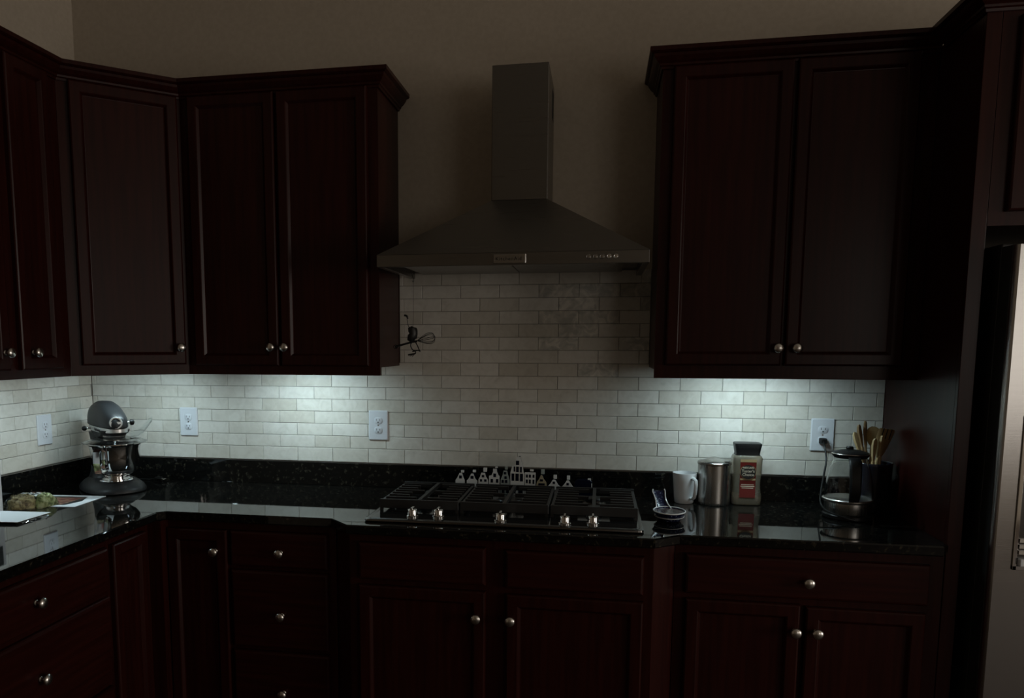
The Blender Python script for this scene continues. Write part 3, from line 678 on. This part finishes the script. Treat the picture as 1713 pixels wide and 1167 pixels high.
for s_,sz,zz in (('NESCAF\u00c9',.0092,.1395),("Taster's",.0140,.1270),('Choice',.0140,.1140)):
    lettering('label_lettering',s_,sz,'label_cream',lb,(0,-.0397,zz))

t = thing('spoon_rest','blue and white patterned pottery spoon rest beside the cooktop','spoon rest',(.862,-.425,ZCT))
bl = MB().lathe([(.001,.0005),(.030,.0005),(.036,.003),(.045,.016),(.051,.030),(.052,.033),(.0505,.034),(.048,.031),(.040,.012),(.028,.006),(.001,.006)],0,0,0,40,1,1.22)
bl.build('bowl','pottery_blue',t,True)
MB().lathe([(.0462,.0305),(.0388,.0125),(.027,.0068),(.001,.0068)],0,0,0,40,1,1.22).build('inner_glaze','pottery_inside',t,True)
MB().tube([(.0515*math.cos(k*math.pi/20),.0515*1.22*math.sin(k*math.pi/20),.0335) for k in range(40)],.0022,8,True).build('rim','white_ceramic',t,True)
MB().tube([(.0475*math.cos(k*math.pi/20),.0475*1.22*math.sin(k*math.pi/20),.0165) for k in range(40)],.0012,6,True).build('painted_band','white_ceramic',t,True)
secs=[]; rimL=[]; rimR=[]
hdv=Vector((-.28,.96,0)).normalized(); hsv=Vector((.96,.28,0)).normalized()
for u,zz,hw in ((.030,.024,.026),(.045,.034,.021),(.058,.046,.018),(.070,.060,.019),(.080,.074,.022),(.084,.081,.020)):
    p=Vector((-.006,.018,0))+hdv*u
    secs.append([p-hsv*hw+Vector((0,0,zz+.006)),p-hsv*hw*.6+Vector((0,0,zz)),p+hsv*hw*.6+Vector((0,0,zz)),p+hsv*hw+Vector((0,0,zz+.006)),p+hsv*hw+Vector((0,.004,zz+.002)),p+hsv*hw*.6+Vector((0,.004,zz-.004)),p-hsv*hw*.6+Vector((0,.004,zz-.004)),p-hsv*hw+Vector((0,.004,zz+.002))])
    rimL.append(p-hsv*hw+Vector((0,0,zz+.006))); rimR.append(p+hsv*hw+Vector((0,0,zz+.006)))
hn = MB().loft(secs).build('handle','pottery_blue',t,True)
MB().tube(rimL,.0022,6).build('handle_rim','white_ceramic',hn,True); MB().tube(rimR,.0022,6).build('handle_rim','white_ceramic',hn,True)
for k,(xx,yy) in enumerate(((-.012,-.006),(.004,.004))):
    MB().tube([(xx-.012,yy,.011),(xx,yy-.002,.013),(xx+.012,yy+.004,.011)],.0022,6).build('painted_swirl','white_ceramic',t,True)

# kettle
t = thing('electric_kettle','clear glass electric kettle with grey lid, plugged into the outlet','kettle',(1.461,-.262,ZCT))
MB().lathe([(.001,.0005),(.074,.0005),(.078,.004),(.078,.014),(.074,.018),(.001,.018)],0,0,0,48).build('power_base','black_plastic',t,True)
MB().lathe([(.001,.0185),(.072,.0185),(.0735,.021),(.0735,.056),(.001,.056)],0,0,0,48).build('steel_band','steel_vertical',t,True)
MB().lathe([(.066,.0565),(.079,.0575),(.081,.061),(.081,.066),(.077,.069),(.070,.0685),(.066,.066)],0,0,0,48).build('collar','nickel',t,True)
MB().lathe([(.0745,.0695),(.0755,.085),(.072,.12),(.063,.165),(.053,.195),(.050,.205),(.0485,.205),(.0515,.194),(.061,.165),(.070,.12),(.0735,.085),(.0725,.0695)],0,0,0,48,cap=False).build('glass_body','glass',t,True)
ld = MB().lathe([(.001,.2055),(.050,.2055),(.056,.212),(.058,.218),(.056,.223),(.030,.231),(.001,.233)],0,0,0,40).build('lid','black_plastic',t,True)
MB().tube([(.0575*math.cos(k*math.pi/20),.0575*math.sin(k*math.pi/20),.2195) for k in range(40)],.0018,8,True).build('lid_ring','nickel',ld,True)
MB().lathe([(.011,.2315),(.012,.238),(.009,.242),(.001,.243)],0,.012,0,20).build('lid_knob','black_plastic',ld,True)
a_=R(-95); d=Vector((math.cos(a_),math.sin(a_),0)); s_=Vector((-d.y,d.x,0)); secs=[]
for u,zz,hw,th in ((.046,.214,.017,.010),(.060,.212,.018,.010),(.079,.200,.019,.010),(.090,.175,.018,.010),(.096,.140,.017,.010),(.098,.105,.017,.010),(.092,.080,.016,.009),(.078,.067,.015,.008)):
    p=d*u+Vector((0,0,zz)); secs.append([p+s_*x+d*y for x,y in ((hw,th*.4),(hw*.7,th),(-hw*.7,th),(-hw,th*.4),(-hw,-th*.4),(-hw*.7,-th),(hw*.7,-th),(hw,-th*.4))])
MB().loft(secs).build('handle','black_plastic',t,True)
pts=[(1.4341, -0.03, 1.1432), (1.4347, -0.055, 1.1243), (1.4347, -0.08, 1.0753), (1.4185, -0.12, 1.0311), (1.3997, -0.17, 0.9897), (1.3806, -0.235, 0.9592), (1.3791, -0.295, 0.9444), (1.4005, -0.335, 0.9354), (1.4309, -0.347, 0.9262), (1.4605, -0.347, 0.9205)]
def smooth(pts,n=4):
    P=[Vector(p) for p in pts]; out=[]
    for i in range(len(P)-1):
        p0=P[max(i-1,0)];p1=P[i];p2=P[i+1];p3=P[min(i+2,len(P)-1)]
        for k in range(n):
            u=k/n; out.append(.5*((2*p1)+(p2-p0)*u+(2*p0-5*p1+4*p2-p3)*u*u+(3*p1-p0-3*p2+p3)*u**3))
    out.append(P[-1]); return out
cd_=MB().tube(smooth(pts),.0032,8).build('cord','black_plastic',t,True,world=True)
MB().loft([[(x,y,z) for x,z in rrect(1.4375-.013+i,1.4375+.013-i,1.1442-.012+i,1.1442+.010-i,.004,2)] for y,i in ((-.0098,0),(-.026,.001),(-.034,.004))]).build('plug','black_plastic',cd_,True,world=True)

# crock with wooden utensils
CKX,CKY=1.572,-.135
t = thing('utensil_crock','dark glazed crock in the corner holding wooden utensils','crock',(CKX,CKY,ZCT))
MB().lathe([(.001,.0005),(.052,.0005),(.056,.004),(.060,.03),(.062,.12),(.0635,.165),(.064,.172),(.062,.175),(.0595,.172),(.058,.12),(.055,.012),(.001,.010)],0,0,0,44).build('pot','crock_glaze',t,True)
UG='wooden utensils standing in the crock'
def utensil(name,label,foot,tip,kind,m='utensil_wood',hw=.022,hl=.075,face=0.,slots=0):
    foot=Vector(foot);tip=Vector(tip);ax=(tip-foot).normalized()
    fr=Vector((math.sin(face),-math.cos(face),0)); sd=ax.cross(fr).normalized(); fr=sd.cross(ax).normalized()
    L=(tip-foot).length; t=thing(name,label,'utensil',tuple(foot),0,UG)
    MB().tube([foot,foot+ax*(L-hl)*.5,foot+ax*(L-hl+.004)],[.006,.0055,.0055],10).build('handle',m,t,True,world=True)
    prof=[(0,.25),(.12,.55),(.3,.9),(.5,1.),(.75,.97),(.9,.8),(.97,.5),(1.,.15)] if kind=='spoon' else [(0,.28),(.15,.6),(.4,.85),(.7,1.),(.95,1.),(1.,.9)]
    if kind=='stick': prof=[(0,.3),(.3,.7),(.7,1.),(.92,.8),(1.,.3)]
    secs=[]
    for u,wv in prof:
        p=foot+ax*(L-hl+hl*u); bow=fr*(.004*math.sin(u*3.14) if kind!='spoon' else -.006*math.sin(u*3.14)); w_=hw*wv; th=.0032
        secs.append([p+bow*-1+sd*w_+fr*.0, p+sd*w_*.6+fr*th, p-sd*w_*.6+fr*th, p+bow*-1-sd*w_, p-sd*w_*.6-fr*th+bow*0, p+sd*w_*.6-fr*th])
    hd_=MB().loft(secs).build('head',m,t,True,world=True)
    for k in range(slots):
        off=(k-(slots-1)/2)*hw*.5
        mb=MB(); a0=foot+ax*(L-hl*.34)+sd*off; a1=foot+ax*(L+.001)+sd*off
        q=[a0-sd*.0016,a0+sd*.0016,a1+sd*.0016,a1-sd*.0016]
        mb.loft([[p+fr*.0037 for p in q],[p-fr*.0037 for p in q]]); mb.build('slot','slot_dark',hd_,world=True)
zb=ZCT+.0125
utensil('wooden_spoon','narrow wooden spoon leaning out at the far left of the crock',(CKX+.018,CKY-.014,zb),(1.502,-.150,1.192),'stick',hw=.010,hl=.09,face=.2)
utensil('wooden_spoon','slim dark wooden spoon second from the left in the crock',(CKX+.010,CKY+.016,zb),(1.524,-.120,1.216),'stick','utensil_wood_dark',hw=.011,hl=.085,face=.5)
utensil('wooden_stick','tall pointed wooden stick rising highest from the crock',(CKX,CKY+.03,zb),(1.549,-.105,1.228),'stick','utensil_wood_dark',hw=.012,hl=.11,face=.9)
utensil('wooden_spoon','broad round wooden spoon at the back of the crock',(CKX+.006,CKY+.040,zb),(1.578,-.098,1.208),'spoon',hw=.024,hl=.07,face=.2)
utensil('slotted_spatula','broad slotted wooden spatula in the middle of the crock',(CKX-.024,CKY+.006,zb),(1.606,-.155,1.206),'spatula',hw=.031,hl=.105,face=.35,slots=3)
utensil('wooden_fork','pale wooden fork leaning forward in the crock',(CKX-.014,CKY-.030,zb),(1.556,-.196,1.176),'stick',hw=.010,hl=.085,face=.1)
utensil('wooden_fork','two-pronged wooden fork beside the slotted spatula',(CKX+.002,CKY-.032,zb),(1.579,-.192,1.186),'stick',hw=.009,hl=.08,face=.5)
utensil('wooden_spoon','dark wooden spoon leaning right against the end panel',(CKX-.030,CKY+.016,zb),(1.622,-.112,1.198),'spoon','utensil_wood_dark',hw=.015,hl=.07,face=-.6)

# ------------------------------------------------------------------ hanging figure under the hood
t = thing('hanging_figure','small dark metal figure riding a wire whisk, hung under the hood','ornament',(-.044,-.30,1.46))
OY=-.30
def op(px,py,dy=0.):  # ornament drawing, metres
    return (-.0436+(px-690)*.00213, OY+dy, 1.7415-(py-462)*.00213)
th=MB().tube([op(690,460),op(691,470),op(691,500),op(691,530),op(690,550)],.0006,6).build('thread','thread',t,True,world=True)
MB().tube(smooth([op(688,459),op(690,465),op(692,469),op(691,474),op(689,471)],4),.0010,6).build('hook','dark_metal',th,True,world=True)
bdp=[(690,548),(689,550),(690,555),(691,560),(689,565),(687,570),(690,574)]
MB().tube([op(*p) for p in bdp],[.005,.0165,.018,.016,.019,.016,.006],12,flat=.8).build('body','dark_metal',t,True,world=True)
mb=MB(); mb.tube(smooth([op(685,551),op(681.5,545),op(680,535),op(680,531)]),.0014,6); mb.tube(smooth([op(681,535),op(680,531.5),op(678,529.5),op(674.5,529)]),[.003]*4+[.004]*4+[.0035]*4+[.001],8)
mb.build('raised_arm','dark_metal',t,True,world=True)
wk=MB().tube([op(659,582.5),op(664,580.5),op(675,577.5),op(686,574.5),op(697,572.5)],[.005,.0045,.0036,.0036,.004],8).build('whisk_handle','dark_metal',t,True,world=True)
MB().tube([op(659.5+4*math.cos(a*.785),582+3.2*math.sin(a*.785)) for a in range(8)],.0012,6,True).build('handle_loop','dark_metal',wk,True,world=True)
for k in range(4):
    ph=math.pi*k/4+.2; c0=Vector(op(697,572)); c1=Vector(op(728.5,565.5)); ax=(c1-c0).normalized(); u1=Vector((0,0,1)); u1=(u1-ax*u1.dot(ax)).normalized(); u2=ax.cross(u1); L=(c1-c0).length
    loop=[]
    for i in range(21):
        s=i/20; tt=1-abs(2*s-1); sg=1 if s<.5 else -1
        if i==10: sg=0
        rad=.021*math.sin(min(1,tt*1.0)*math.pi*.62)**1.1 if tt<.80 else .021*math.sqrt(max(0,1-((tt-.8)/.2)**2))*.93
        loop.append(c0+ax*(L*tt)+(u1*math.cos(ph)+u2*math.sin(ph))*(rad*sg))
    MB().tube(loop,.0010,5).build('whisk_wire','dark_metal',wk,True,world=True)
for dy,pts in ((-.006,[(690,573),(687,577),(687,582),(690,587),(694,589),(695,593),(690,594.5),(682,596)]),(.006,[(693,573),(697,580),(700,587),(702,590),(698,588),(688,590)])):
    MB().tube(smooth([op(a,b_,dy) for a,b_ in pts],3),.0022,6).build('leg','dark_metal',t,True,world=True)
mb=MB()
for a,b_ in ((682,595),(685,598),(689,598.5)): mb.tube([op(695,592.5,-.006),op(a,b_,-.006)],.0013,5)
mb.build('foot','dark_metal',t,True,world=True)

# ------------------------------------------------------------------ things on the left counter
def sheet(name,label,cat,pts,z,th,m='paper_white'):
    c_=[sum(p[0] for p in pts)/len(pts),sum(p[1] for p in pts)/len(pts)]
    t=thing(name,label,cat,(c_[0],c_[1],z))
    MB().prism(pts,z,z+th).build('page',m,t,world=True); return t
PA=[(-1.235,-.410),(-1.452,-.428),(-1.440,-.632),(-1.222,-.612)]
t=sheet('flyer','white flyer with a printed food photo lying before the mixer','paper',PA,ZCT+.0004,.0012)
MB().prism([(-1.292,-.440),(-1.43,-.452),(-1.42,-.610),(-1.278,-.592),(-1.262,-.515)],ZCT+.0017,ZCT+.0019).build('picture_ground','label_black',t,world=True)
pg=[(-1.302+.0,-.455),(-1.42,-.468),(-1.41,-.596),(-1.302,-.585)]
for k in range(9):
    yy=-.463-.0145*k; MB().prism([(-1.29-.004*(k%3),yy),(-1.41,yy-.006),(-1.41,yy-.015),(-1.294-.004*(k%2),yy-.0105)],ZCT+.0019,ZCT+.0021).build('picture_slice','food_print',t,world=True)
t=thing('snack_bag','clear bag of oat clusters and greens on the left counter','food bag',(-1.385,-.635,ZCT+.0018))
def lump(cx_,cy_,rx,ry,hh,seed,n=22,m=9,rot=0.3):
    rnd=random.Random(seed); secs=[]
    for i in range(m+1):
        v=math.pi/2*i/m; r=max(math.cos(v),.02)**.6; z=hh*math.sin(v)**.9
        s=[]
        for k in range(n):
            a=2*math.pi*k/n; q=1+rnd.uniform(-.10,.10)*(1 if i<m else 0)
            x,y=rx*r*q*math.cos(a),ry*r*q*math.sin(a)
            s.append((cx_+x*math.cos(rot)-y*math.sin(rot),cy_+x*math.sin(rot)+y*math.cos(rot),ZCT+.0024+z*(1+rnd.uniform(-.12,.12))))
        secs.append(s)
    return MB().loft(secs)
lump(-1.400,-.650,.046,.050,.040,3).build('oat_clusters','granola',t,True,world=True)
lump(-1.348,-.602,.032,.042,.040,5).build('greens','greens',t,True,world=True)
lump(-1.382,-.634,.088,.064,.0455,9,rot=.75).build('film','clear_film',t,True,world=True)
t=sheet('paper_sheet','blank white paper sheet on the counter near the left frame edge','paper',[(-1.222,-.734),(-1.44,-.752),(-1.43,-.915),(-1.2236,-.890)],ZCT+.007,.0012)
t2=thing('foil_packet','crumpled silver packet peeking out under the white paper sheet','packet',(-1.235,-.80,ZCT))
secs=[]; rnd=random.Random(4)
for i in range(10):
    yy=-.875+.014*i; ww=.012+rnd.uniform(-.003,.004); secs.append([(-1.247+rnd.uniform(-.002,.002),yy,ZCT+.0006),(-1.222+ww*.4,yy,ZCT+.0006),(-1.218+rnd.uniform(-.003,.003),yy,ZCT+.003+rnd.uniform(0,.002)),(-1.247,yy,ZCT+.0055+rnd.uniform(-.001,.001))])
MB().loft(secs).build('wrapper','foil',t2,world=True)
t=thing('carton','white carton with black and red print at the left frame edge','carton',(-1.47,-.80,ZCT))
MB().box(-1.540,-1.406,-.80,-.738,ZCT+.0005,ZCT+.186).build('box','carton_white',t,world=True,bevel=.001,bseg=1)
MB().box(-1.540,-1.4055,-.801,-.80,ZCT+.115,ZCT+.184).build('black_panel','label_black',t,world=True)
MB().box(-1.4062,-1.4052,-.80,-.752,ZCT+.115,ZCT+.184).build('black_panel','label_black',t,world=True)
MB().axis_lathe([(.022,0),(.022,.0008)],(-1.428,-.80,ZCT+.024),(0,-1,0),24).build('red_emblem','red_print',t,world=True)
MB().axis_lathe([(.020,0),(.020,.0008)],(-1.406,-.778,ZCT+.024),(1,0,0),24).build('red_emblem','red_print',t,world=True)

# ------------------------------------------------------------------ refrigerator
FX=1.722; FYB=-.592; FYF=-.672
t=thing('refrigerator','stainless steel refrigerator with dark sides and a door dispenser, at the right frame edge','refrigerator',(FX+.45,-.33,0))
MB().box(FX,FX+.86,FYB,-.03,.02,1.775).build('body','fridge_side',t,world=True,bevel=.003,bseg=1)
def fd(x0,x1,nm):
    secs=[]
    for i,y in ((0,FYB-.002),(0,FYF+.016),(.003,FYF+.006),(.010,FYF)):
        secs.append([(x0+i,y,.06),(x1-i,y,.06),(x1-i,y,1.765),(x0+i,y,1.765)])
    return MB().loft(secs).build(nm,'fridge_steel',t,True,world=True)
d1=fd(FX,FX+.40,'freezer_door'); d2=fd(FX+.408,FX+.86,'fridge_door')
MB().box(FX-.0012,FX-.0002,FYF+.017,FYB-.003,.06,1.765).build('door_edge_strip','fridge_side',d1,world=True)
dx0,dx1,dz0,dz1=1.776,2.06,.866,1.30
mb=MB()
for a,b_,c_,e in ((dx0,dx1,dz0,dz0+.012),(dx0,dx1,dz1-.012,dz1),(dx0,dx0+.010,dz0,dz1),(dx1-.010,dx1,dz0,dz1)): mb.box(a,b_,FYF-.006,FYF,c_,e)
dp_=mb.build('dispenser','chrome',d1,world=True,bevel=.001,bseg=1)
dp_2=MB().box(dx0+.010,dx1-.010,FYF-.002,FYF-.0003,dz0+.012,dz1-.012).build('dispenser_recess','cooktop_steel',d1,world=True)
MB().box(dx0+.012,dx1-.012,FYF-.020,FYF-.002,dz0+.014,dz0+.034).build('drip_tray','white_plastic',d1,world=True,bevel=.002,bseg=1)
for k in range(3): MB().box(dx0+.012,dx1-.012,FYF-.009,FYF-.002,dz0+.046+k*.017,dz0+.056+k*.017).build('dispenser_bar','nickel',d1,world=True)
for xx in (FX+.375,FX+.435):
    MB().tube([(xx,FYF-.004,.60),(xx,FYF-.05,.62),(xx,FYF-.05,1.60),(xx,FYF-.004,1.62)],.011,10).build('handle','nickel',d1 if xx<FX+.4 else d2,True,world=True)
